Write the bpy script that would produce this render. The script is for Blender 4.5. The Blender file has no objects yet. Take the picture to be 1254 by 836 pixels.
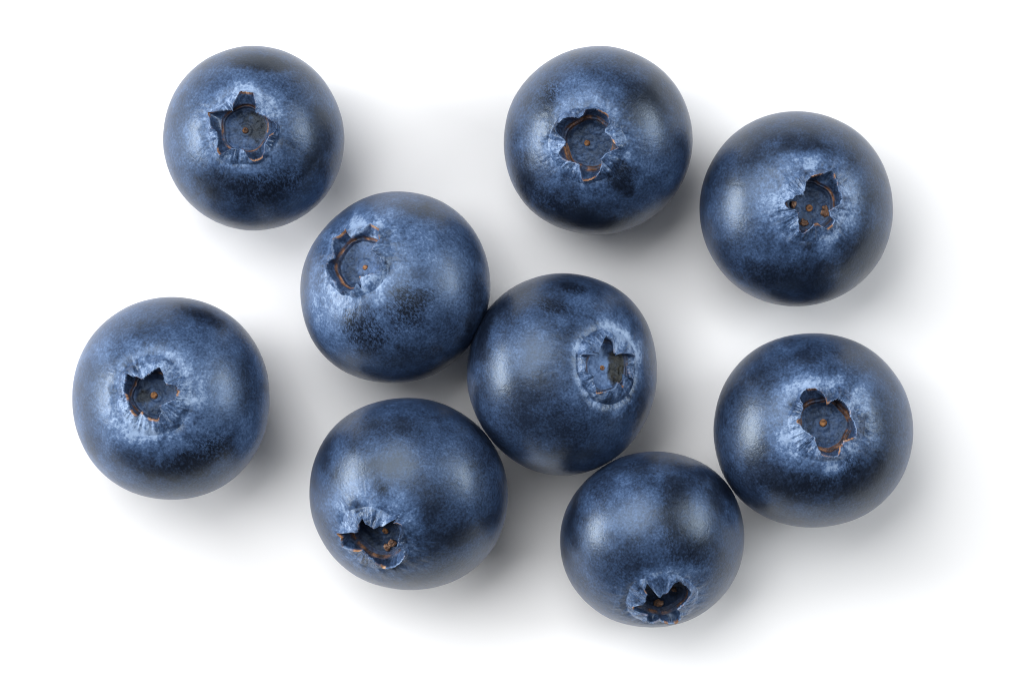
import bpy, math
import numpy as np
from mathutils import Vector

# ------------------------------------------------------------------ camera, world, lights
scene = bpy.context.scene
W_PX, H_PX = 1254.0, 836.0
MPP = 6.6e-5                      # metres per photograph pixel at mid-berry height
FOCUS_Z, CAM_D = 0.0065, 0.36
SENSOR = 36.0
cam_d = bpy.data.cameras.new('camera')
cam = bpy.data.objects.new('camera', cam_d)
scene.collection.objects.link(cam)
cam.location = (0, 0, FOCUS_Z + CAM_D)
cam.rotation_euler = (0, 0, 0)
cam_d.sensor_width = SENSOR
cam_d.lens = SENSOR * CAM_D / (W_PX * MPP)
cam_d.clip_start, cam_d.clip_end = 0.01, 20.0
scene.camera = cam

world = bpy.data.worlds.new('World')
scene.world = world
world.use_nodes = True
bg = world.node_tree.nodes['Background']
bg.inputs[0].default_value = (0.93, 0.96, 1.0, 1)
bg.inputs[1].default_value = 0.03

def softbox(name, loc, target, sx, sy, power, color=(1, 1, 1)):
    d = bpy.data.lights.new(name, 'AREA')
    d.shape = 'RECTANGLE'; d.size = sx; d.size_y = sy
    d.energy = power; d.color = color
    o = bpy.data.objects.new(name, d)
    scene.collection.objects.link(o)
    o.location = loc
    v = Vector(target) - Vector(loc)
    o.rotation_euler = v.to_track_quat('-Z', 'Y').to_euler()
    return o
def aim(name, azimuth, elevation, d, sx, sy, power, color):
    az, el = math.radians(azimuth), math.radians(elevation)
    return softbox(name, (d * math.cos(el) * math.cos(az), d * math.cos(el) * math.sin(az), d * math.sin(el)), (0, 0, 0), sx, sy, power, color)
aim('key_softbox', 130, 57, 0.75, 0.62, 0.58, 6.2, (1, 1, 1))
aim('side_softbox', 176, 19, 0.75, 0.42, 0.18, 6.8, (1, 1, 1))
aim('fill_strip', 12, 29, 0.75, 0.34, 0.085, 2.1, (0.93, 0.97, 1))
aim('fill_softbox', 24, 36, 0.80, 0.45, 0.45, 1.9, (0.98, 0.99, 1))
aim('top_softbox', 90, 80, 0.90, 0.80, 0.80, 1.3, (1, 1, 1))

scene.view_settings.view_transform = 'Standard'
scene.view_settings.look = 'None'
scene.view_settings.exposure = 0.0
scene.view_settings.gamma = 1.0
scene.view_settings.use_curve_mapping = False
scene.cycles.max_bounces = 8
scene.cycles.use_denoising = True
scene.cycles.denoising_prefilter = 'ACCURATE'
scene.cycles.filter_width = 1.1
scene.render.filter_size = 1.1

# ------------------------------------------------------------------ helpers
def sstep(a, b, x):
    t = np.clip((x - a) / (b - a), 0, 1)
    return t * t * (3 - 2 * t)

def _hash(ix, iy, iz, seed):
    h = (ix * 374761393 + iy * 668265263 + iz * 2147483647 + seed * 974634777) & 0xFFFFFFFF
    h = ((h ^ (h >> 13)) * 1274126177) & 0xFFFFFFFF
    h = ((h ^ (h >> 16)) * 2246822519) & 0xFFFFFFFF
    return ((h ^ (h >> 15)) & 0xFFFFFF) / float(0xFFFFFF)

def vnoise(p, seed=0):
    i = np.floor(p).astype(np.int64); f = p - i
    u = f * f * f * (f * (f * 6 - 15) + 10)
    out = 0
    for dx in (0, 1):
        wx = u[..., 0] if dx else 1 - u[..., 0]
        for dy in (0, 1):
            wy = u[..., 1] if dy else 1 - u[..., 1]
            for dz in (0, 1):
                wz = u[..., 2] if dz else 1 - u[..., 2]
                out = out + wx * wy * wz * _hash(i[..., 0] + dx, i[..., 1] + dy, i[..., 2] + dz, seed)
    return out                                       # 0..1

def fbm(p, octaves=4, seed=0, gain=0.5):
    s, a, t = 0, 1.0, 0
    for k in range(octaves):
        s = s + a * vnoise(p * 2.03 ** k + 17.3 * k, seed + k)
        t += a; a *= gain
    return s / t                                     # 0..1

CAM = np.array([0, 0, FOCUS_Z + CAM_D])
def ray(px, py):
    d = np.array([(px - W_PX / 2) * MPP, -(py - H_PX / 2) * MPP, -CAM_D])
    return d / np.linalg.norm(d)
def at_height(px, py, z):
    d = ray(px, py)
    return CAM + d * ((z - CAM[2]) / d[2])

# ------------------------------------------------------------------ materials
def new_mat(name):
    m = bpy.data.materials.new(name); m.use_nodes = True
    nt = m.node_tree
    return m, nt, nt.nodes['Principled BSDF']
def N(nt, t, **kw):
    n = nt.nodes.new(t)
    for k, v in kw.items(): setattr(n, k, v)
    return n
def ramp(nt, stops, interp='LINEAR'):
    r = nt.nodes.new('ShaderNodeValToRGB'); cr = r.color_ramp; cr.interpolation = interp
    while len(cr.elements) < len(stops): cr.elements.new(0.5)
    for e, (p, c) in zip(cr.elements, stops):
        e.position = p; e.color = (*c, 1) if len(c) == 3 else c
    return r
def math_n(nt, op, a, b=None, c=None, clamp=False):
    n = nt.nodes.new('ShaderNodeMath'); n.operation = op; n.use_clamp = clamp
    for i, v in enumerate((a, b, c)):
        if v is None: continue
        if isinstance(v, (int, float)): n.inputs[i].default_value = v
        else: nt.links.new(v, n.inputs[i])
    return n.outputs[0]
def noise_n(nt, vec, scale, detail=3, rough=0.55, dist=0.0):
    n = nt.nodes.new('ShaderNodeTexNoise')
    n.inputs['Scale'].default_value = scale; n.inputs['Detail'].default_value = detail
    n.inputs['Roughness'].default_value = rough; n.inputs['Distortion'].default_value = dist
    nt.links.new(vec, n.inputs['Vector'])
    return n.outputs['Fac']
def mix_rgb(nt, fac, a, b):
    n = nt.nodes.new('ShaderNodeMix'); n.data_type = 'RGBA'
    for sock, v in ((n.inputs['Factor'], fac), (n.inputs[6], a), (n.inputs[7], b)):
        if isinstance(v, (int, float)): sock.default_value = v
        elif isinstance(v, tuple): sock.default_value = (*v, 1)
        else: nt.links.new(v, sock)
    return n.outputs[2]

def skin_material():
    m, nt, b = new_mat('blueberry_skin'); L = nt.links.new
    tc = N(nt, 'ShaderNodeTexCoord').outputs['Object']
    bloom = N(nt, 'ShaderNodeAttribute', attribute_name='bloom').outputs['Fac']
    dry = N(nt, 'ShaderNodeAttribute', attribute_name='dry').outputs['Fac']
    scuff = N(nt, 'ShaderNodeAttribute', attribute_name='scuff').outputs['Fac']
    pol = N(nt, 'ShaderNodeAttribute', attribute_name='polar').outputs['Vector']
    g1 = noise_n(nt, tc, 5200, 3, 0.7)           # fine wax grain
    g2 = noise_n(nt, tc, 900, 3, 0.6, 0.4)
    g3 = noise_n(nt, tc, 330, 3, 0.6, 0.6)
    # fine streaks that run from the crown down the berry
    st = noise_n(nt, pol, 1.0, 3, 0.6, 0.3)
    v = math_n(nt, 'MULTIPLY_ADD', math_n(nt, 'SUBTRACT', g1, 0.5), 0.85, bloom)
    v = math_n(nt, 'MULTIPLY_ADD', math_n(nt, 'SUBTRACT', g2, 0.5), 0.30, v)
    v = math_n(nt, 'MULTIPLY_ADD', math_n(nt, 'SUBTRACT', g3, 0.5), 0.22, v)
    v = math_n(nt, 'MULTIPLY_ADD', math_n(nt, 'SUBTRACT', st, 0.5), 0.16, v)
    # rubbed marks: short dark strokes
    sc = math_n(nt, 'MULTIPLY', scuff, ramp_fac(nt, noise_n(nt, pol, 2.6, 2, 0.5, 0.8), 0.44, 0.58))
    v = math_n(nt, 'MULTIPLY_ADD', sc, -0.55, v, clamp=True)
    col = ramp(nt, [(0.0, (0.0040, 0.0068, 0.015)), (0.25, (0.010, 0.0175, 0.038)), (0.5, (0.025, 0.048, 0.105)),
                    (0.75, (0.062, 0.110, 0.218)), (1.0, (0.20, 0.28, 0.425))])
    L(v, col.inputs[0])
    dn = noise_n(nt, tc, 1800, 3, 0.6)
    dcol = ramp(nt, [(0.25, (0.07, 0.030, 0.014)), (0.5, (0.29, 0.145, 0.066)), (0.75, (0.58, 0.37, 0.22))])
    L(dn, dcol.inputs[0])
    L(mix_rgb(nt, dry, col.outputs[0], dcol.outputs[0]), b.inputs['Base Color'])
    rg = math_n(nt, 'MULTIPLY_ADD', v, 0.12, 0.26)
    L(math_n(nt, 'MULTIPLY_ADD', g2, 0.12, rg), b.inputs['Roughness'])
    b.inputs['IOR'].default_value = 1.34
    b.inputs['Specular IOR Level'].default_value = 1.0
    b.inputs['Specular Tint'].default_value = (0.66, 0.82, 1.0, 1)
    b.inputs['Coat Weight'].default_value = 0.15
    b.inputs['Coat Roughness'].default_value = 0.20
    b.inputs['Coat IOR'].default_value = 1.34
    b.inputs['Sheen Weight'].default_value = 0.025
    b.inputs['Sheen Roughness'].default_value = 0.32
    b.inputs['Sheen Tint'].default_value = (0.42, 0.56, 1.0, 1)
    # leathery relief
    vo = N(nt, 'ShaderNodeTexVoronoi', feature='DISTANCE_TO_EDGE')
    vo.inputs['Scale'].default_value = 2100
    wob = N(nt, 'ShaderNodeVectorMath', operation='MULTIPLY_ADD')
    nz = N(nt, 'ShaderNodeTexNoise'); nz.inputs['Scale'].default_value = 900
    L(tc, nz.inputs['Vector']); L(nz.outputs['Color'], wob.inputs[0])
    wob.inputs[1].default_value = (0.0007,) * 3; L(tc, wob.inputs[2])
    L(wob.outputs[0], vo.inputs['Vector'])
    edge = math_n(nt, 'MULTIPLY', math_n(nt, 'MINIMUM', vo.outputs['Distance'], 0.12), 0.35)
    hgt = math_n(nt, 'MULTIPLY_ADD', g1, 0.75, math_n(nt, 'MULTIPLY', g2, 0.7))
    hgt = math_n(nt, 'ADD', hgt, edge)
    hgt = math_n(nt, 'MULTIPLY_ADD', st, 0.7, hgt)
    bp = N(nt, 'ShaderNodeBump'); bp.inputs['Strength'].default_value = 0.18
    bp.inputs['Distance'].default_value = 0.00011
    L(hgt, bp.inputs['Height']); L(bp.outputs[0], b.inputs['Normal']); L(bp.outputs[0], b.inputs['Coat Normal'])
    return m

def ramp_fac(nt, sock, lo, hi):
    n = nt.nodes.new('ShaderNodeMapRange'); n.interpolation_type = 'SMOOTHSTEP'
    nt.links.new(sock, n.inputs[0]); n.inputs[1].default_value = lo; n.inputs[2].default_value = hi
    return n.outputs[0]

def disc_material():
    m, nt, b = new_mat('calyx_floor'); L = nt.links.new
    tc = N(nt, 'ShaderNodeTexCoord').outputs['Object']
    bloom = N(nt, 'ShaderNodeAttribute', attribute_name='bloom').outputs['Fac']
    dry = N(nt, 'ShaderNodeAttribute', attribute_name='dry').outputs['Fac']
    g1 = noise_n(nt, tc, 2800, 4, 0.7); g2 = noise_n(nt, tc, 700, 3, 0.6, 0.5)
    v = math_n(nt, 'MULTIPLY_ADD', math_n(nt, 'SUBTRACT', g1, 0.5), 0.45, bloom)
    v = math_n(nt, 'MULTIPLY_ADD', math_n(nt, 'SUBTRACT', g2, 0.5), 0.55, v, clamp=True)
    col = ramp(nt, [(0.0, (0.006, 0.008, 0.014)), (0.4, (0.018, 0.034, 0.076)), (0.7, (0.050, 0.092, 0.195)), (1.0, (0.12, 0.20, 0.37))])
    L(v, col.inputs[0])
    bcol = ramp(nt, [(0.35, (0.006, 0.006, 0.004)), (0.75, (0.040, 0.031, 0.014))]); L(g1, bcol.inputs[0])
    L(mix_rgb(nt, dry, col.outputs[0], bcol.outputs[0]), b.inputs['Base Color'])
    b.inputs['Roughness'].default_value = 0.55; b.inputs['Specular Tint'].default_value = (0.66, 0.82, 1.0, 1)
    bp = N(nt, 'ShaderNodeBump'); bp.inputs['Strength'].default_value = 0.5; bp.inputs['Distance'].default_value = 0.00012
    L(math_n(nt, 'ADD', g1, g2), bp.inputs['Height']); L(bp.outputs[0], b.inputs['Normal'])
    return m

def cork_material(name, lo, mid, hi, scale=2200):
    m, nt, b = new_mat(name); L = nt.links.new
    tc = N(nt, 'ShaderNodeTexCoord').outputs['Object']
    g = noise_n(nt, tc, scale, 5, 0.7, 0.5); g2 = noise_n(nt, tc, scale * 0.25, 2, 0.6)
    v = math_n(nt, 'MULTIPLY_ADD', math_n(nt, 'SUBTRACT', g2, 0.5), 0.9, g, clamp=True)
    col = ramp(nt, [(0.3, lo), (0.5, mid), (0.72, hi)]); L(v, col.inputs[0])
    L(col.outputs[0], b.inputs['Base Color']); b.inputs['Roughness'].default_value = 0.62
    bp = N(nt, 'ShaderNodeBump'); bp.inputs['Strength'].default_value = 0.6; bp.inputs['Distance'].default_value = 0.00012
    L(g, bp.inputs['Height']); L(bp.outputs[0], b.inputs['Normal'])
    return m

def ring_material():
    m = cork_material('dry_ring', (0.016, 0.010, 0.008), (0.125, 0.058, 0.028), (0.40, 0.20, 0.095))
    nt = m.node_tree; b = nt.nodes['Principled BSDF']
    src = b.inputs['Base Color'].links[0].from_socket
    bloom = N(nt, 'ShaderNodeAttribute', attribute_name='bloom').outputs['Fac']
    dry = N(nt, 'ShaderNodeAttribute', attribute_name='dry').outputs['Fac']
    col = ramp(nt, [(0.0, (0.006, 0.008, 0.014)), (0.4, (0.022, 0.036, 0.075)), (0.8, (0.07, 0.12, 0.24))])
    nt.links.new(bloom, col.inputs[0])
    nt.links.new(mix_rgb(nt, dry, col.outputs[0], src), b.inputs['Base Color'])
    return m

def surface_material():
    m, nt, b = new_mat('white_tabletop'); L = nt.links.new
    tc = N(nt, 'ShaderNodeTexCoord').outputs['Object']
    g = noise_n(nt, tc, 60, 3, 0.5)
    col = ramp(nt, [(0.3, (0.872, 0.876, 0.884)), (0.7, (0.884, 0.886, 0.892))]); L(g, col.inputs[0])
    L(col.outputs[0], b.inputs['Base Color']); b.inputs['Roughness'].default_value = 0.7
    b.inputs['Specular IOR Level'].default_value = 0.2
    return m

M_SKIN = skin_material()
M_DISC = disc_material()
M_RING = ring_material()
M_SCAR = cork_material('style_scar_cork', (0.035, 0.015, 0.007), (0.16, 0.066, 0.022), (0.40, 0.19, 0.065), 4200)
M_FLECK = cork_material('dried_fleck', (0.035, 0.018, 0.011), (0.17, 0.085, 0.047), (0.42, 0.28, 0.20), 2800)

# ------------------------------------------------------------------ surface
def build_surface():
    s = 6.0
    me = bpy.data.meshes.new('tabletop')
    me.from_pydata([(-s, -s, 0), (s, -s, 0), (s, s, 0), (-s, s, 0)], [], [(0, 1, 2, 3)])
    o = bpy.data.objects.new('tabletop', me); scene.collection.objects.link(o)
    me.materials.append(surface_material())
    o['kind'] = 'structure'; o['label'] = 'plain white matte surface under the blueberries'
build_surface()

# ------------------------------------------------------------------ blueberries
def link_mesh(name, V, F, mat, parent, nrm=None, attrs=None):
    me = bpy.data.meshes.new(name)
    F = np.asarray(F, dtype=np.int32)
    k = F.shape[1]
    me.vertices.add(len(V)); me.vertices.foreach_set('co', np.asarray(V, np.float32).ravel())
    me.loops.add(F.size); me.loops.foreach_set('vertex_index', F.ravel())
    me.polygons.add(len(F))
    me.polygons.foreach_set('loop_start', np.arange(0, F.size, k, dtype=np.int32))
    me.polygons.foreach_set('loop_total', np.full(len(F), k, np.int32))
    me.update(calc_edges=True)
    me.polygons.foreach_set('use_smooth', np.ones(len(F), bool))
    for an, av in (attrs or {}).items():
        if av.ndim == 1:
            a = me.attributes.new(an, 'FLOAT', 'POINT'); a.data.foreach_set('value', av.astype(np.float32))
        else:
            a = me.attributes.new(an, 'FLOAT_VECTOR', 'POINT'); a.data.foreach_set('vector', av.astype(np.float32).ravel())
    if nrm is not None:
        me.normals_split_custom_set_from_vertices(nrm.astype(np.float32))
    me.materials.append(mat)
    o = bpy.data.objects.new(name, me); scene.collection.objects.link(o)
    o.parent = parent
    return o

NP_ = 420           # samples round the crown
def smooth_circ(x, sigma):
    n = len(x); k = np.arange(-int(4 * sigma) - 1, int(4 * sigma) + 2)
    w = np.exp(-0.5 * (k / sigma) ** 2); w /= w.sum()
    return sum(wi * np.roll(x, ki) for wi, ki in zip(w, k))

def make_berry(spec, idx):
    seed = 100 + 37 * idx
    rng = np.random.default_rng(seed)
    x0, y0, x1, y1 = spec['box']
    cx, cy = (x0 + x1) / 2, (y0 + y1) / 2
    ox, oy = spec['org']; SC = 7.6
    P = lambda q: (ox + q[0] / SC, oy + q[1] / SC)            # crop coords -> photograph pixels
    pole = P(spec['pole'])
    kb = spec.get('kb', 0.88)
    # world frame seen along the line of sight to this berry
    hz = 0.0068
    for it in range(3):
        C = at_height(cx, cy, hz)
        v = CAM - C; dist = np.linalg.norm(v); v /= dist
        right = np.cross([0, 1, 0], v); right /= np.linalg.norm(right); up = np.cross(v, right)
        mpp = MPP * dist / CAM_D
        dx, dy = (pole[0] - cx) * mpp, -(pole[1] - cy) * mpp
        wpx, hpx = (x1 - x0) / 2 * mpp, (y1 - y0) / 2 * mpp
        off = math.hypot(dx, dy)
        a = max(wpx, hpx)
        b = kb * a
        s = min(off / (b * 1.02), 0.93)
        n = (right * dx + up * dy) / max(off, 1e-9) * s + v * math.sqrt(1 - s * s)
        nz = n[2]
        hz = math.sqrt(a * a * (1 - nz * nz) + b * b * nz * nz)
    e1 = right - n * right.dot(n); e1 /= np.linalg.norm(e1); e2 = np.cross(n, e1)
    R3 = np.stack([e1, e2, n], axis=1)                       # local -> world
    toL = lambda Pw: (Pw - C) @ R3
    u = a / 115.0                                            # one photograph pixel, roughly
    def hit(q, dz, plane=False):
        """photograph pixel -> local point on the spheroid raised by dz (or on the plane at height dz)"""
        o = toL(CAM); d = ray(*q) @ R3
        if plane:
            return o + d * ((dz - o[2]) / d[2])
        sc = np.array([a + dz, a + dz, b + dz])
        oo, dd = o / sc, d / sc
        A, B, Cc = dd @ dd, 2 * oo @ dd, oo @ oo - 1
        disc = B * B - 4 * A * Cc
        t = (-B - math.sqrt(max(disc, 0))) / (2 * A)
        return o + d * t
    # --- crown outline (opening) in polar form about the axis
    hl = spec.get('lip', 0.055) * a
    pts = np.array([hit(P(q), hl) for q in spec['rim']])
    ph = np.arctan2(pts[:, 1], pts[:, 0]); rr = np.hypot(pts[:, 0], pts[:, 1])
    phi = np.linspace(-math.pi, math.pi, NP_, endpoint=False)
    o = np.argsort(ph); ph, rr = ph[o], rr[o]
    rim = np.interp(phi, np.r_[ph - 2 * math.pi, ph, ph + 2 * math.pi], np.r_[rr, rr, rr])
    circ = np.stack([np.cos(phi), np.sin(phi), np.zeros(NP_)], 1)
    rim = smooth_circ(rim, 0.7) + u * (1.4 * (fbm(circ * 14 + seed, 3, seed) - 0.5) + 1.2 * (vnoise(circ * 45, seed + 5) - 0.5))
    ringR = spec['ring'] * u / SC * 1.0                      # ring radius given in crop px
    base = spec.get('collar', 1.32 * spec['ring']) * u / SC
    outer = np.maximum(base * (1 + 0.22 * (fbm(circ * 1.6 + 3, 3, seed + 9) - .5)), rim + 3.0 * u)
    outer = np.maximum(smooth_circ(outer, 5), rim + 1.2 * u)
    lipvar = fbm(circ * 5 + 31, 2, seed + 3)
    h = hl * (0.50 + 1.0 * lipvar) * np.clip(0.8 + 0.5 * (rim - ringR) / ringR, 0.55, 1.3)
    for q in spec['cuts']:                                   # a nick where one lobe meets the next
        pc = hit(P(q), hl); dphi = np.angle(np.exp(1j * (phi - math.atan2(pc[1], pc[0]))))
        h = h * (1 - 0.45 * np.exp(-(np.degrees(dphi) / 4.0) ** 2))
    flare = sstep(.35, .65, fbm(circ * 2.8 + 71, 2, seed + 19))
    zs = lambda r: b * np.sqrt(np.clip(1 - (r / a) ** 2, 0, 1))
    dpt = spec.get('depth', 0.16) * a
    z_ring = b - dpt * 0.55
    z_disc = b - dpt
    rows_r, rows_z, rows_d, tagrow = [], [], [], []          # build each ring as radius + height
    # disc (centre outward)
    ND = 34
    ew = 0.16 * (fbm(circ * 1.7 + 40, 3, seed + 23) - .5) + 0.025 * np.cos(5 * phi + seed)
    ecc = lambda t: 1 + ew * t
    for i in range(ND):
        t = i / (ND - 1)
        r = t * ringR * 0.86
        z = z_disc - 0.012 * a * (1 - t * t) + 0.02 * a * sstep(0.8, 1.0, t)
        xy = np.stack([np.cos(phi) * r, np.sin(phi) * r, 0 * phi], 1)
        z = z + t * (0.045 * a * (fbm(xy / (11 * u) + seed, 3, seed + 25) - .5) + 0.014 * a * (fbm(xy / (3 * u), 2, seed + 26) - .5)) * (1 - sstep(.85, 1, t))
        z = z + 0.005 * a * (np.exp(-((t - .24) / .07) ** 2) - np.exp(-((t - .36) / .08) ** 2)) * (0.5 + fbm(circ * 1.5, 2, seed + 27))
        rows_r.append(r * ecc(t)); rows_z.append(z); tagrow.append('disc')
    # dried ring: a low step with a second ledge
    wob = (fbm(circ * 4 + 8, 3, seed + 21) - .5)
    wd = spec.get('ringw', 0.14)
    NR = 12
    for i in range(NR):
        t = i / (NR - 1)
        r = ringR * (0.86 + wd * t) * (1 + 0.05 * wob * (1 - t) * t * 4) * ecc(1)
        z = z_disc + 0.02 * a + (z_ring - z_disc - 0.02 * a) * (sstep(0, .35, t) * .5 + sstep(.55, 1, t) * .5) + 0.006 * a * np.sin(t * math.pi * 2) * (0.6 + wob)
        rows_r.append(r + 0 * phi); rows_z.append(z + 0 * phi); tagrow.append('ring')
    rw = ringR * (0.86 + wd) * ecc(1)
    # inner face of the sepals
    th = spec.get('thick', 0.020) * a
    zl = zs(rim) + h
    NI = 14
    for i in range(1, NI + 1):
        t = i / NI
        r = rw + (rim - 0.25 * th - rw) * t
        z = z_ring + (zl - th - z_ring) * t ** 1.25 + 0.010 * a * np.sin(t * math.pi) * (fbm(circ * 9 + 4, 2, seed + 12) - .5)
        rows_r.append(r); rows_z.append(z); tagrow.append('inner')
    # lip
    for (kr, kz) in ((0.10, -0.7), (0.22, -0.35), (0.30, 0.0)):
        rows_r.append(rim + kr * th); rows_z.append(zl + kz * th); tagrow.append('lip')
    # outside of the collar
    NC = 22
    wr = (fbm(circ * 13 + 50, 3, seed + 15) - .5)
    groove = spec.get('groove', 0.014) * a * np.clip(3.2 * (fbm(circ * 2.4 + 61, 3, seed + 18) - .28), spec.get('gmin', 0.05), 1.3)
    for i in range(1, NC + 1):
        t = i / NC
        r = rim + 0.3 * th + (outer - rim - 0.3 * th) * t
        p = np.cos(t * math.pi / 2) ** 0.9 * (1 - flare) + (1 - t) ** 2.2 * flare
        z = zs(r) + h * p + 0.022 * a * wr * math.sin(t * math.pi) * 1.0 + 0.016 * a * (fbm(np.stack([r * np.cos(phi), r * np.sin(phi), 0 * r], 1) / (7 * u) + seed, 3, seed) - .5) * math.sin(t * math.pi) + 0.011 * a * (fbm(np.stack([r * np.cos(phi), r * np.sin(phi), 0 * r], 1) / (2.6 * u) + seed, 2, seed + 6) - .5) * math.sin(t * math.pi) - groove * sstep(.6, 1, t)
        rows_r.append(r); rows_z.append(z); tagrow.append('collar')
    Rr, Zz = np.array(rows_r), np.array(rows_z)
    loc = np.stack([Rr * np.cos(phi), Rr * np.sin(phi), Zz], -1)
    # body
    NB = 170
    th0 = np.arcsin(np.clip(outer / a, 0, .98))
    tt = (np.arange(1, NB + 1) / NB)
    tt = tt ** 1.15
    TH = th0[None] + (math.pi - th0[None]) * tt[:, None]
    body = np.stack([a * np.sin(TH) * np.cos(phi), a * np.sin(TH) * np.sin(phi), b * np.cos(TH)], -1)
    arc = (TH - th0[None]) * a
    nl = body / np.linalg.norm(body, axis=-1, keepdims=True)
    gfall = np.exp(-(arc / (5.5 * u)) ** 1.5)
    lump = 0.012 * a * (fbm(nl * 2.2 + seed, 2, seed + 40) - .5) * sstep(0, 25 * u, arc)
    puck = 0.010 * a * (fbm(nl * 9 + seed, 3, seed + 44) - .5) * np.exp(-(arc / (24 * u)) ** 2) * sstep(0, 3 * u, arc)
    streak = 0.007 * a * (fbm(np.stack([np.cos(phi) * 9, np.sin(phi) * 9, 0 * phi], 1)[None] + 0 * TH[..., None] + arc[..., None] / (40 * u), 3, seed + 47) - .5) * np.exp(-(arc / (30 * u)) ** 2)* sstep(0, 3 * u, arc)
    body = body + nl * (-groove[None] * gfall + lump + puck + streak)[..., None]
    G = np.concatenate([loc, body], 0)
    tagrow += ['skin'] * NB
    nrow = len(tagrow)
    # --- to world; trim the outline to the photograph's box and radius profile
    Wd = G @ R3.T                                            # relative to centre
    sx, sy = Wd @ right, Wd @ up
    sz = Wd @ v
    ex, ey = np.abs(sx).max(), np.abs(sy).max()
    fx, fy = wpx / ex, hpx / ey
    wgt = sstep(0.25, 0.95, np.hypot(sx / ex, sy / ey))
    # trace the present outline, then pull it onto the one measured from the fruit
    # (prof: percent off a plain ellipse every 45 degrees, clockwise from the top)
    prof = spec.get('prof', [0] * 8)
    X, Y = sx * fx, sy * fy
    ang = np.mod(np.degrees(np.arctan2(X, Y)), 360); rr_now = np.hypot(X, Y)
    nb = 120
    bi = (ang / 360 * nb).astype(int) % nb
    now = np.zeros(nb); np.maximum.at(now, bi.ravel(), rr_now.ravel())
    now = smooth_circ(now, 2.0)
    bc = np.radians((np.arange(nb) + .5) * 360 / nb)
    ell = 1 / np.sqrt((np.sin(bc) / wpx) ** 2 + (np.cos(bc) / hpx) ** 2)
    x = np.degrees(bc) / 45; i0 = np.floor(x).astype(int) % 8; f = x - np.floor(x); f = f * f * (3 - 2 * f)
    kp = np.array(prof + prof[:1])
    ell = ell * (1 + (kp[i0] * (1 - f) + kp[i0 + 1] * f) / 100)
    ell = ell * (1 + 0.012 * (fbm(np.stack([np.cos(bc) * 2.2, np.sin(bc) * 2.2, 0 * bc], 1) + seed, 2, seed + 2) - .5))
    gain = smooth_circ(ell / now, 2.0)
    y = ang / 360 * nb - .5; j0 = np.floor(y).astype(int); fj = y - j0
    sc_ = 1 + (gain[j0 % nb] * (1 - fj) + gain[(j0 + 1) % nb] * fj - 1) * wgt
    sx2 = sx * (1 + (fx - 1) * wgt) * sc_; sy2 = sy * (1 + (fy - 1) * wgt) * sc_
    Wd = sx2[..., None] * right + sy2[..., None] * up + sz[..., None] * v
    Wd = Wd + (C - np.array([C[0], C[1], 0]))
    Wd[..., 2] -= Wd[..., 2].min() - 1e-5
    base_pt = np.array([C[0], C[1], 0.0])
    # --- normals on the whole sheet
    du = np.roll(Wd, -1, 1) - np.roll(Wd, 1, 1)
    dv = np.gradient(Wd, axis=0)
    nr = np.cross(du, dv); ln = np.linalg.norm(nr, axis=-1, keepdims=True)
    nr = nr / np.maximum(ln, 1e-15)
    outw = Wd - Wd.reshape(-1, 3).mean(0)
    sgn = np.sign((nr * outw).sum(-1)[-60:-20].mean())
    nr *= sgn
    nr[0] = n; nr[-1] = -n
    # --- paint: how much wax bloom, dried edge and rubbing each point has; bloom carries some painted shade
    allarc = np.concatenate([np.zeros_like(Rr), arc], 0)
    nd = G / np.linalg.norm(G, axis=-1, keepdims=True)
    low = fbm(nd * 2.1 + seed * 1.7, 3, seed + 60)
    mid = fbm(nd * 5.5 + seed * 0.3, 4, seed + 64)
    bloom = spec.get('bloom', 0.44) - 0.02 + 0.36 * (low - .5) + 0.28 * (mid - .5)
    halo = np.exp(-(allarc / (spec.get('halo', 20) * u)) ** 1.3)
    phn = fbm(np.stack([np.cos(phi) * 2.2, np.sin(phi) * 2.2, 0 * phi], 1) + seed, 2, seed + 70)[None]
    hn = fbm(nd * 11 + 5, 3, seed + 72)
    powder = fbm(G / (2.6 * u) + 3, 3, seed + 74, .6) - .5
    bloom = bloom + (halo + 0.26) * 0.45 * powder
    bloom = bloom + halo * (0.24 + 0.45 * (phn - .5) + 0.55 * (hn - .5))
    dry = np.zeros((nrow, NP_)); scuff = np.zeros((nrow, NP_))
    tg = np.array(tagrow)
    inn = tg == 'inner'
    bloom[inn] = 0.47 + 0.5 * (mid[inn] - .5) + 0.5 * powder[inn]
    bloom[tg == 'lip'] = 0.86 + 0.6 * (mid[tg == 'lip'] - .5)
    bloom[tg == 'disc'] = spec.get('disc', 0.46) + 0.09 + 0.5 * (mid[tg == 'disc'] - .5)
    bloom[tg == 'disc'] += 0.5 * powder[tg == 'disc']
    if 'inn' in spec:
        bloom[inn] += spec['inn']
    body_rows = (tg == 'skin') | (tg == 'collar')
    for (qx, qy, rx, ry, rot, amt) in spec.get('patch', []):  # photograph pixels; amt > 0 more bloom, < 0 rubbed off; limb and bottom ones hold painted shade too
        if amt < -.2 and rx >= 38: amt *= 0.6  # wide bottom bands: bare skin plus some shade painted into the bloom
        c = hit((qx, qy), 0)
        w = patch_weight(G, c, rx, ry, rot, u, R3, right, up, v, seed)
        bloom = np.where(body_rows[:, None], bloom + amt * w, bloom)
    for (qx, qy, rx, ry, rot, amt) in spec.get('scuff', []):
        c = hit((qx, qy), 0)
        w = patch_weight(G, c, rx, ry, rot, u, R3, right, up, v, seed)
        scuff = np.where(body_rows[:, None], np.maximum(scuff, amt * w), scuff)
    dp = (tg == 'disc')
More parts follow.
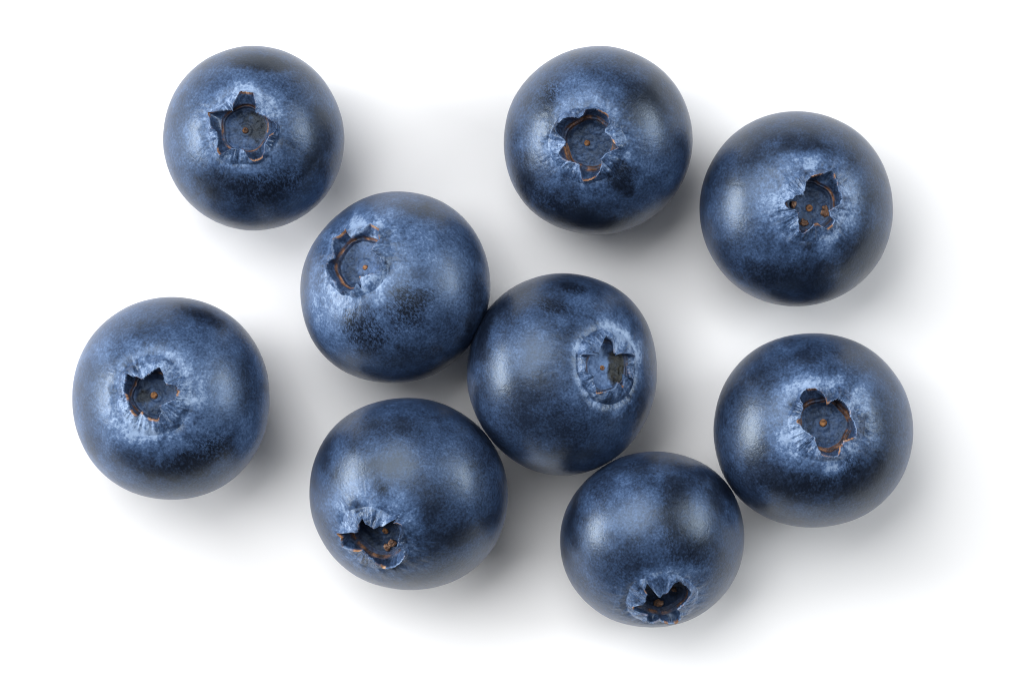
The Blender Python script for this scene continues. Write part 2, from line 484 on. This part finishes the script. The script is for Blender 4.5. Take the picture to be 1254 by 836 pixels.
    for (qx, qy, rr_, amt_b, amt_d) in spec.get('stain', []):  # crop px, on the floor of the crown
        c = hit(P((qx, qy)), z_disc, True)
        dd = np.linalg.norm(G[dp] - c, axis=-1) / (rr_ / SC * u)
        w = 1 - sstep(0.55, 1.25, dd + 0.9 * (hn[dp] - .5))
        bloom[dp] += amt_b * w; dry[dp] = np.maximum(dry[dp], amt_d * w)
    ir = np.where(tg == 'ring')[0]
    brk = fbm(circ * 3.2 + 15, 4, seed + 28)
    for k, i in enumerate(ir):
        t = k / (len(ir) - 1)
        band = math.exp(-((t - 0.66) / 0.24) ** 2) + (0.9 * math.exp(-((t - 0.15) / 0.2) ** 2) if 'ringw' in spec else 0)
        dry[i] = np.clip(spec.get('brown', 0.85) * band * sstep(.30, .55, brk + 0.06 * math.sin(9 * t)) * 1.2, 0, 1)
        bloom[i] = 0.45 + 0.6 * powder[i]
    # dried edges
    lipidx = np.where(tg == 'lip')[0]
    near = list(range(lipidx[0] - 2, lipidx[-1] + 3))
    edge_w = {i: (1.0 if i in lipidx else 0.75 if abs(i - lipidx.mean()) < 2.6 else 0.35) for i in near}
    for (qx, qy, rr_) in spec.get('dry', []):
        c = hit(P((qx, qy)), hl)
        dd = np.linalg.norm((G[lipidx[1]] - c)[:, :2], axis=-1) / (rr_ / SC * u)
        w = 1 - sstep(0.6, 1.15, dd + 0.5 * (lipvar - .5))
        for i in near: dry[i] = np.maximum(dry[i], w * edge_w[i])
    fine = sstep(.58, .72, fbm(circ * 8 + 77, 3, seed + 33)) * 0.32
    for i in lipidx: dry[i] = np.maximum(dry[i], fine)
    polar = np.stack([np.broadcast_to(np.cos(phi) * 16, bloom.shape), np.broadcast_to(np.sin(phi) * 16, bloom.shape),
                      np.concatenate([Rr / (11 * u), (outer / (11 * u))[None] + arc / (11 * u)], 0)], -1)
    # --- the thing and its parts
    root = bpy.data.objects.new('blueberry', None)
    root.empty_display_size = 0.004
    scene.collection.objects.link(root)
    root.location = base_pt
    root['label'] = spec['label']; root['category'] = 'blueberry'; root['group'] = 'blueberries scattered on the white surface'
    def part(name, r0, r1, c0, c1, mat, parent, closed):
        cols = np.arange(c0, c1 + 1) % NP_ if not closed else np.arange(NP_)
        rows = np.arange(r0, r1 + 1)
        V = Wd[np.ix_(rows, cols)].reshape(-1, 3); Nn = nr[np.ix_(rows, cols)].reshape(-1, 3)
        nc, nro = len(cols), len(rows)
        i, j = np.meshgrid(np.arange(nro - 1), np.arange(nc if closed else nc - 1), indexing='ij')
        i, j = i.ravel(), j.ravel(); j2 = (j + 1) % nc
        F = np.stack([i * nc + j, i * nc + j2, (i + 1) * nc + j2, (i + 1) * nc + j], 1)
        if sgn < 0: F = F[:, ::-1]
        sub = lambda A: A[np.ix_(rows, cols)].reshape(len(V), -1).squeeze()
        return link_mesh(name, V, F, mat, parent, Nn, {'bloom': sub(bloom), 'dry': sub(dry), 'scuff': sub(scuff), 'polar': sub(polar)})
    first = {t: tagrow.index(t) for t in ('disc', 'ring', 'inner', 'lip', 'collar', 'skin')}
    # the skin starts inside the collar so that each sepal stays a lobe of its own
    skin0 = first['collar'] + int(NC * 0.55)
    part('skin', skin0, nrow - 1, 0, 0, M_SKIN, root, True)
    cuts = sorted(int(round((math.atan2(*(hit(P(q), hl)[[1, 0]])) + math.pi) / (2 * math.pi) * NP_)) % NP_ for q in spec['cuts'])
    for i, c0 in enumerate(cuts):
        c1 = cuts[(i + 1) % len(cuts)]
        if c1 <= c0: c1 += NP_
        part('sepal', first['inner'] - 1, skin0, c0, c1, M_SKIN, root, False)
    part('calyx_ring', first['ring'] - 1, first['inner'] - 1, 0, 0, M_RING, root, True)
    disc = part('calyx_floor', 0, first['ring'] - 1, 0, 0, M_DISC, root, True)
    # style scar: a small collar with a pit, and dried flecks
    shift = Wd[0].mean(0) - G[0].mean(0) @ R3.T
    def lump_part(name, q, r, mat, hgt, pit, parent, asp=1.0, rot=0.0, rough=0.0, lift=0.0):
        c = hit(P(q), z_disc + lift, True); r = r / SC * u
        nu, nv = 28, 9
        an = np.linspace(0, 2 * math.pi, nu, endpoint=False)
        prof_ = [(0, hgt * (1 - pit)), (.2, hgt * (1 - pit)), (.42, hgt * (1 - .3 * pit)), (.6, hgt), (.8, hgt * .85), (.95, hgt * .45), (1.05, 0), (1.1, -.4)]
        V = []
        for k, (pr, pz) in enumerate(prof_):
            wv = 1 + rough * (fbm(np.stack([np.cos(an) * 1.6 + q[0], np.sin(an) * 1.6 + q[1], 0 * an + pr * 2], 1), 3, seed + 90) - .5) * 2
            xr, yr = pr * r * np.cos(an) * wv, pr * r * asp * np.sin(an) * wv
            zz = pz * r * (wv if rough else 1)
            V.append(np.stack([xr * math.cos(rot) - yr * math.sin(rot), xr * math.sin(rot) + yr * math.cos(rot), zz + 0 * an], 1))
        V = np.concatenate(V) + c
        V = V @ R3.T + shift
        nro = len(prof_)
        i, j = np.meshgrid(np.arange(nro - 1), np.arange(nu), indexing='ij'); i, j = i.ravel(), j.ravel(); j2 = (j + 1) % nu
        F = np.stack([i * nu + j, (i + 1) * nu + j, (i + 1) * nu + j2, i * nu + j2], 1)
        return link_mesh(name, V, F, mat, parent)
    if 'style' in spec:
        sx_, sy_, sr_ = spec['style']
        lump_part('style_scar', (sx_, sy_), sr_ * .9, M_SCAR, .28, .95, disc)
    for (qx, qy, r, asp, rot, lift) in spec.get('fleck', []):
        lump_part('dried_fleck', (qx, qy), r * .84, M_FLECK, .55, .25, root, asp, rot, .55, lift * a)
    return root

def patch_weight(G, c, rx, ry, rot, u, R3, right, up, v, seed):
    """soft ragged patch on the skin round the local point c; rx, ry in pixels, rot in degrees (anticlockwise as seen)"""
    D = (G - c) @ R3.T
    cw = c @ R3.T; nn = cw / np.linalg.norm(cw)
    t1 = right - nn * right.dot(nn); t1 /= np.linalg.norm(t1); t2 = np.cross(nn, t1)
    X, Y = D @ t1, D @ t2
    ca, sa = math.cos(math.radians(rot)), math.sin(math.radians(rot))
    Xr, Yr = X * ca + Y * sa, -X * sa + Y * ca
    q = np.sqrt((Xr / (rx * u)) ** 2 + (Yr / (ry * u)) ** 2 + ((D @ nn) / (1.2 * max(rx, ry) * u)) ** 2)
    rag = fbm(G / (16 * u) + 9, 5, seed + 81, 0.62) - .5
    return 1 - sstep(0.15, 1.55, q + 1.5 * rag)

BERRIES = [
 dict(label='blueberry with tan-tipped five-pointed star crown, apart at the top nearest the white corner',
  prof=[0, 0, 0, 0.7, 0, 0, 0, 0.7], box=(200, 57, 421, 282), org=(240, 100), pole=(440, 425), ring=228, collar=345, depth=0.23, bloom=.46, disc=.55, halo=16,
  rim=[(410,95),(470,105),(530,110),(545,170),(548,280),(600,310),(680,350),(740,395),(750,430),(720,470),(680,500),(650,540),(630,580),(632,640),(610,710),(540,740),(490,710),(455,650),(440,625),(400,620),(330,615),(290,645),(225,680),(200,640),(205,570),(200,520),(190,460),(150,430),(125,340),(110,290),(180,282),(260,270),(335,265),(345,210),(380,150)],
  cuts=[(548,285),(640,575),(400,620),(190,470),(335,265)], style=(460,455,30),
  dry=[(470,103,75),(112,290,40),(205,660,50),(570,725,65),(690,480,30)],
  stain=[(600,430,170,-.35,.55),(430,290,90,-.25,.1)],
  patch=[(322,77,32,14,0,-.42),(293,112,22,14,0,.25),(330,235,70,30,10,-.30),(262,222,32,22,20,-.2),(243,145,26,40,0,.12),(345,160,40,40,0,.08),(395,160,20,50,0,-.25)],
  scuff=[(325,232,55,22,5,.8),(318,80,25,10,0,.6)]),
 dict(label='blueberry with the widest open crown and broad brown ring, at the top of the group',
  prof=[0, 0.5, 0, 0, 0, 2.9, 0, -0.5], box=(617, 57, 848, 287), org=(665, 120), pole=(408, 432), ring=240, collar=350, depth=0.26, ringw=.20, bloom=.42, disc=.36, halo=17,
  rim=[(400,110),(440,98),(490,105),(560,140),(605,170),(615,235),(570,290),(570,320),(610,345),(640,400),(695,465),(640,490),(580,515),(530,570),(540,620),(500,720),(440,760),(370,770),(350,700),(335,620),(300,605),(240,590),(190,570),(150,530),(160,490),(195,450),(210,410),(180,375),(120,310),(115,270),(160,220),(220,185),(270,180),(330,195),(370,165)],
  cuts=[(330,195),(570,305),(530,570),(300,605),(210,410)], style=(410,420,28),
  dry=[(560,140,65),(430,760,75),(640,420,30),(600,170,20)],
  patch=[(660,120,16,26,30,-.10),(710,105,45,22,0,.12),(760,215,16,26,20,-.42),(690,258,60,20,-15,-.42),(720,272,60,18,0,-.3),(795,120,25,45,-30,-.25),(640,215,15,40,0,-.2),(735,215,30,10,0,.1),(770,165,30,40,0,.08)],
  scuff=[(672,112,18,16,40,.8),(690,255,55,20,-15,.7),(762,215,16,22,20,.8)]),
 dict(label='blueberry with dark jagged crown and three brown flecks on its crown floor',
  prof=[0, 1.1, 0, 0.7, 0, 0.3, 0, 0.3], box=(857, 137, 1093, 375), org=(940, 195), pole=(420, 425), ring=225, collar=330, depth=0.21, bloom=.38, disc=.36, halo=26,
  rim=[(400,175),(520,140),(600,105),(635,180),(665,290),(695,370),(680,420),(620,445),(575,480),(590,530),(620,560),(615,600),(560,650),(540,640),(505,615),(465,590),(430,605),(380,660),(330,690),(300,650),(295,600),(300,500),(260,465),(200,460),(165,410),(200,380),(250,370),(265,340),(340,335),(355,280),(360,220)],
  cuts=[(600,105),(690,390),(610,605),(330,690),(165,410)], style=(388,455,33),
  dry=[(460,155,65),(640,150,25),(465,595,40),(585,620,35)],
  fleck=[(540,490,42,1.35,.5,.01),(340,590,42,.9,.3,.01),(240,425,30,1.2,0,.02)],
  patch=[(975,195,40,12,10,.30),(1040,255,20,30,0,.25),(950,265,20,30,0,.12),(870,200,16,40,-20,-.35),(960,345,60,20,0,-.32),(985,175,50,20,0,-.15),(1060,320,30,40,30,-.2),(925,330,40,20,-20,.05),(1070,220,15,40,0,-.12)],  # dark left limb patch paints shade from the neighbouring berry
  scuff=[(955,340,60,16,0,.4)]),
 dict(label='scuffed blueberry with tan curled crown tips tilted up and away from the central berry',
  prof=[0, 1.7, 0, -1, 0, 4.1, 0, -3.3], box=(368, 234, 600, 469), org=(385, 260), pole=(372, 425), ring=250, collar=330, depth=0.20, bloom=.49, disc=.46, halo=30, inn=.12,
  rim=[(275,125),(290,180),(310,215),(345,222),(440,175),(510,112),(600,165),(590,225),(555,300),(510,355),(560,385),(605,430),(612,490),(600,550),(510,568),(400,582),(390,650),(425,705),(360,720),(290,725),(235,735),(195,640),(135,580),(112,530),(115,460),(180,425),(188,400),(165,320),(180,240),(230,220),(278,170)],
  cuts=[(320,215),(575,250),(610,480),(400,600),(125,460)], style=(470,512,26),
  dry=[(245,200,70),(560,135,65),(195,605,30),(400,580,20),(580,230,30)],
  patch=[(400,385,40,30,40,.14),(385,350,14,40,0,.08),(455,270,50,14,15,.08),(500,372,22,28,-20,-.20),(440,405,35,22,-20,-.14),(510,255,40,14,-10,-.25),(580,380,14,45,-20,-.28),(555,320,40,40,0,.12),(480,440,60,14,0,-.25),(440,425,50,18,-30,.08)],
  scuff=[(502,375,24,30,-25,1.0),(445,405,34,24,-20,1.0)]),
 dict(label='central blueberry touching three others, crown with folded-in lobes and brown debris on its floor',
  prof=[0, 4.1, 0, -0.4, 0, -1.4, 0, 1.3], box=(572, 335, 805, 582), org=(690, 395), pole=(440, 405), ring=225, collar=318, depth=0.10, bloom=.40, disc=.74, inn=.14, halo=16, groove=.034, gmin=.65,
  rim=[(415,130),(480,190),(488,270),(510,300),(570,290),(640,295),(685,310),(680,375),(620,400),(575,470),(640,510),(580,590),(530,550),(490,610),(400,635),(330,650),(305,600),(292,560),(300,500),(265,470),(210,455),(220,400),(215,330),(180,300),(260,270),(320,310),(350,290),(360,220)],
  cuts=[(415,130),(685,310),(580,590),(320,650),(185,305)], style=(365,420,22),
  dry=[(345,630,40),(575,590,14)],
  brown=0.12, stain=[(580,380,150,-.5,1.0),(540,480,120,-.5,1.0),(480,330,80,-.3,.7),(440,230,110,-.3,0)],
  patch=[(680,375,16,10,-20,-.18),(700,350,12,10,0,-.18),(590,400,14,45,-15,-.3),(640,430,22,40,0,.08),(760,410,30,9,-20,.3),(785,430,8,30,10,.2),(708,425,12,8,0,.3),(650,520,60,30,0,-.08),(700,560,30,16,0,-.2),(790,500,20,40,20,-.2),(660,565,30,12,10,.15),(640,480,40,30,0,-.15)],  # tall dark patch at the left limb paints the touching berry's occlusion
  scuff=[(680,375,18,12,-20,.8),(700,352,14,12,0,.7)]),
 dict(label='lone blueberry standing apart at the side, small star crown inside a low round collar',
  prof=[0, 1.1, 0, 1.5, 0, 1.4, 0, 1], box=(89, 364, 330, 611), org=(130, 430), pole=(420, 400), ring=208, collar=335, depth=0.22, bloom=.54, disc=.42, halo=22, groove=.022, gmin=.45,
  rim=[(485,155),(530,215),(530,280),(560,315),(640,315),(665,380),(640,435),(560,475),(485,500),(505,560),(475,630),(410,630),(355,600),(325,560),(290,600),(220,540),(200,470),(195,410),(165,370),(180,270),(190,210),(240,240),(290,240),(330,265),(400,210)],
  cuts=[(485,155),(665,380),(475,630),(290,600),(190,210)], style=(445,410,32),
  dry=[(660,390,30),(440,630,55),(250,580,45),(330,565,20),(185,420,30)],
  stain=[(345,430,62,-.35,.6)],
  patch=[(250,385,40,14,-20,-.34),(235,570,45,16,15,-.42),(165,565,45,25,-35,-.34),(265,480,26,40,0,.16),(170,410,20,18,0,-.1),(120,440,22,40,20,.08),(305,470,15,50,0,-.2),(150,525,40,20,0,.15),(110,540,16,30,30,-.2),(230,545,40,12,20,.1)],
  scuff=[(235,567,48,16,15,1.0),(262,548,30,16,-30,.8),(245,385,30,12,-20,.5)]),
 dict(label='blueberry with gaping dark crown facing the bottom edge, below the scuffed berry with tilted crown',
  prof=[0, -0.3, 0, 1.8, 0, 0.6, 0, 2.5], box=(379, 487, 622, 722), org=(405, 605), pole=(385, 440), ring=245, collar=310, depth=0.23, bloom=.40, disc=.22, halo=20,
  rim=[(285,240),(320,290),(400,330),(480,310),(560,290),(600,240),(655,280),(640,380),(620,430),(610,490),(690,570),(650,620),(560,685),(480,685),(430,650),(390,600),(300,520),(190,515),(130,480),(120,400),(75,365),(130,370),(240,375),(265,330),(265,280)],
  cuts=[(285,240),(610,250),(620,460),(460,680),(240,375)], style=(508,342,28),
  dry=[(625,250,60),(115,400,40),(75,365,25),(250,515,50),(480,680,25)],
  fleck=[(575,455,40,.8,.8,.02),(525,495,32,1.0,0,.03)],
  patch=[(455,605,45,16,0,.30),(425,635,14,18,0,.2),(475,520,60,14,0,-.28),(555,560,30,40,-30,.06),(590,530,20,30,-40,-.3),(560,655,60,14,0,-.32),(470,570,30,10,0,-.2),(467,600,12,10,0,-.3),(425,565,30,35,0,.05),(540,690,50,14,15,.12),(400,560,14,40,0,-.2),(525,625,20,12,0,-.2)],
  scuff=[(468,598,12,10,0,.5)]),
 dict(label='blueberry seen from the side with crown at its bottom limb, wedged against two berries',
  prof=[0, 3.6, 0, 0.1, 0, 1.3, 0, -1.6], box=(686, 553, 911, 768), org=(755, 690), pole=(430, 375), ring=255, collar=340, depth=0.20, bloom=.40, disc=.20, halo=14, kb=.9, groove=.02,
  rim=[(290,205),(330,260),(400,325),(470,290),(500,240),(540,195),(590,180),(695,260),(640,370),(600,405),(565,430),(565,540),(440,545),(410,525),(310,565),(295,490),(200,470),(155,415),(240,405),(280,370),(290,300),(260,260)],
  cuts=[(290,205),(590,180),(565,480),(310,560),(240,405)],
  dry=[(565,545,40),(150,415,25),(265,270,30),(470,545,30)],
  fleck=[(390,365,55,.6,0,.03),(535,235,30,1.2,0,.05)],
  patch=[(765,625,35,32,10,.14),(860,630,18,30,0,.12),(795,580,60,10,0,.1),(735,590,20,20,0,-.2),(830,610,18,40,0,-.22),(745,690,40,20,0,-.16),(885,600,16,35,-20,-.3),(810,650,10,16,0,.15),(830,700,40,10,0,.2),(855,585,40,16,-30,-.25),(700,640,12,40,0,-.15),(850,660,20,30,0,-.2)],
  scuff=[(850,670,24,30,0,.4),(820,640,12,40,0,.4)]),
 dict(label='blueberry with notched round crown and orange centre dot, touching the berry with bottom crown',
  prof=[0, 0.6, 0, 1.2, 0, 2.2, 0, 1.8], box=(874, 408, 1118, 645), org=(955, 455), pole=(430, 470), ring=230, collar=335, depth=0.24, ringw=.2, bloom=.42, disc=.38, halo=24,
  rim=[(250,165),(345,160),(400,200),(430,240),(443,310),(500,270),(540,250),(600,280),(640,330),(660,410),(690,470),(715,590),(660,620),(600,640),(560,690),(550,770),(480,790),(400,770),(355,700),(340,650),(330,600),(280,570),(220,530),(190,480),(165,460),(195,430),(215,350),(220,300),(185,245),(220,190)],
  cuts=[(335,165),(560,255),(715,590),(400,770),(165,460)], style=(405,475,35),
  dry=[(300,165,50),(440,290,25),(175,460,25),(640,600,60),(560,720,50),(450,740,60),(440,265,30)],
  patch=[(990,470,40,14,10,.3),(1050,490,14,40,-30,.2),(965,510,20,40,0,.15),(930,575,40,22,0,.0),(1000,600,60,16,10,-.38),(960,585,40,14,0,-.3),(950,445,50,12,15,-.15),(1022,575,12,8,0,.35),(1045,545,10,10,0,.25),(1090,540,20,45,0,-.15),(895,600,16,25,-30,-.3),(925,550,16,24,0,-.2),(1060,590,30,20,30,-.2)],
  scuff=[(1000,598,60,16,10,.5),(1040,570,20,12,0,.5)]),
]
for i, sp in enumerate(BERRIES):
    make_berry(sp, i)
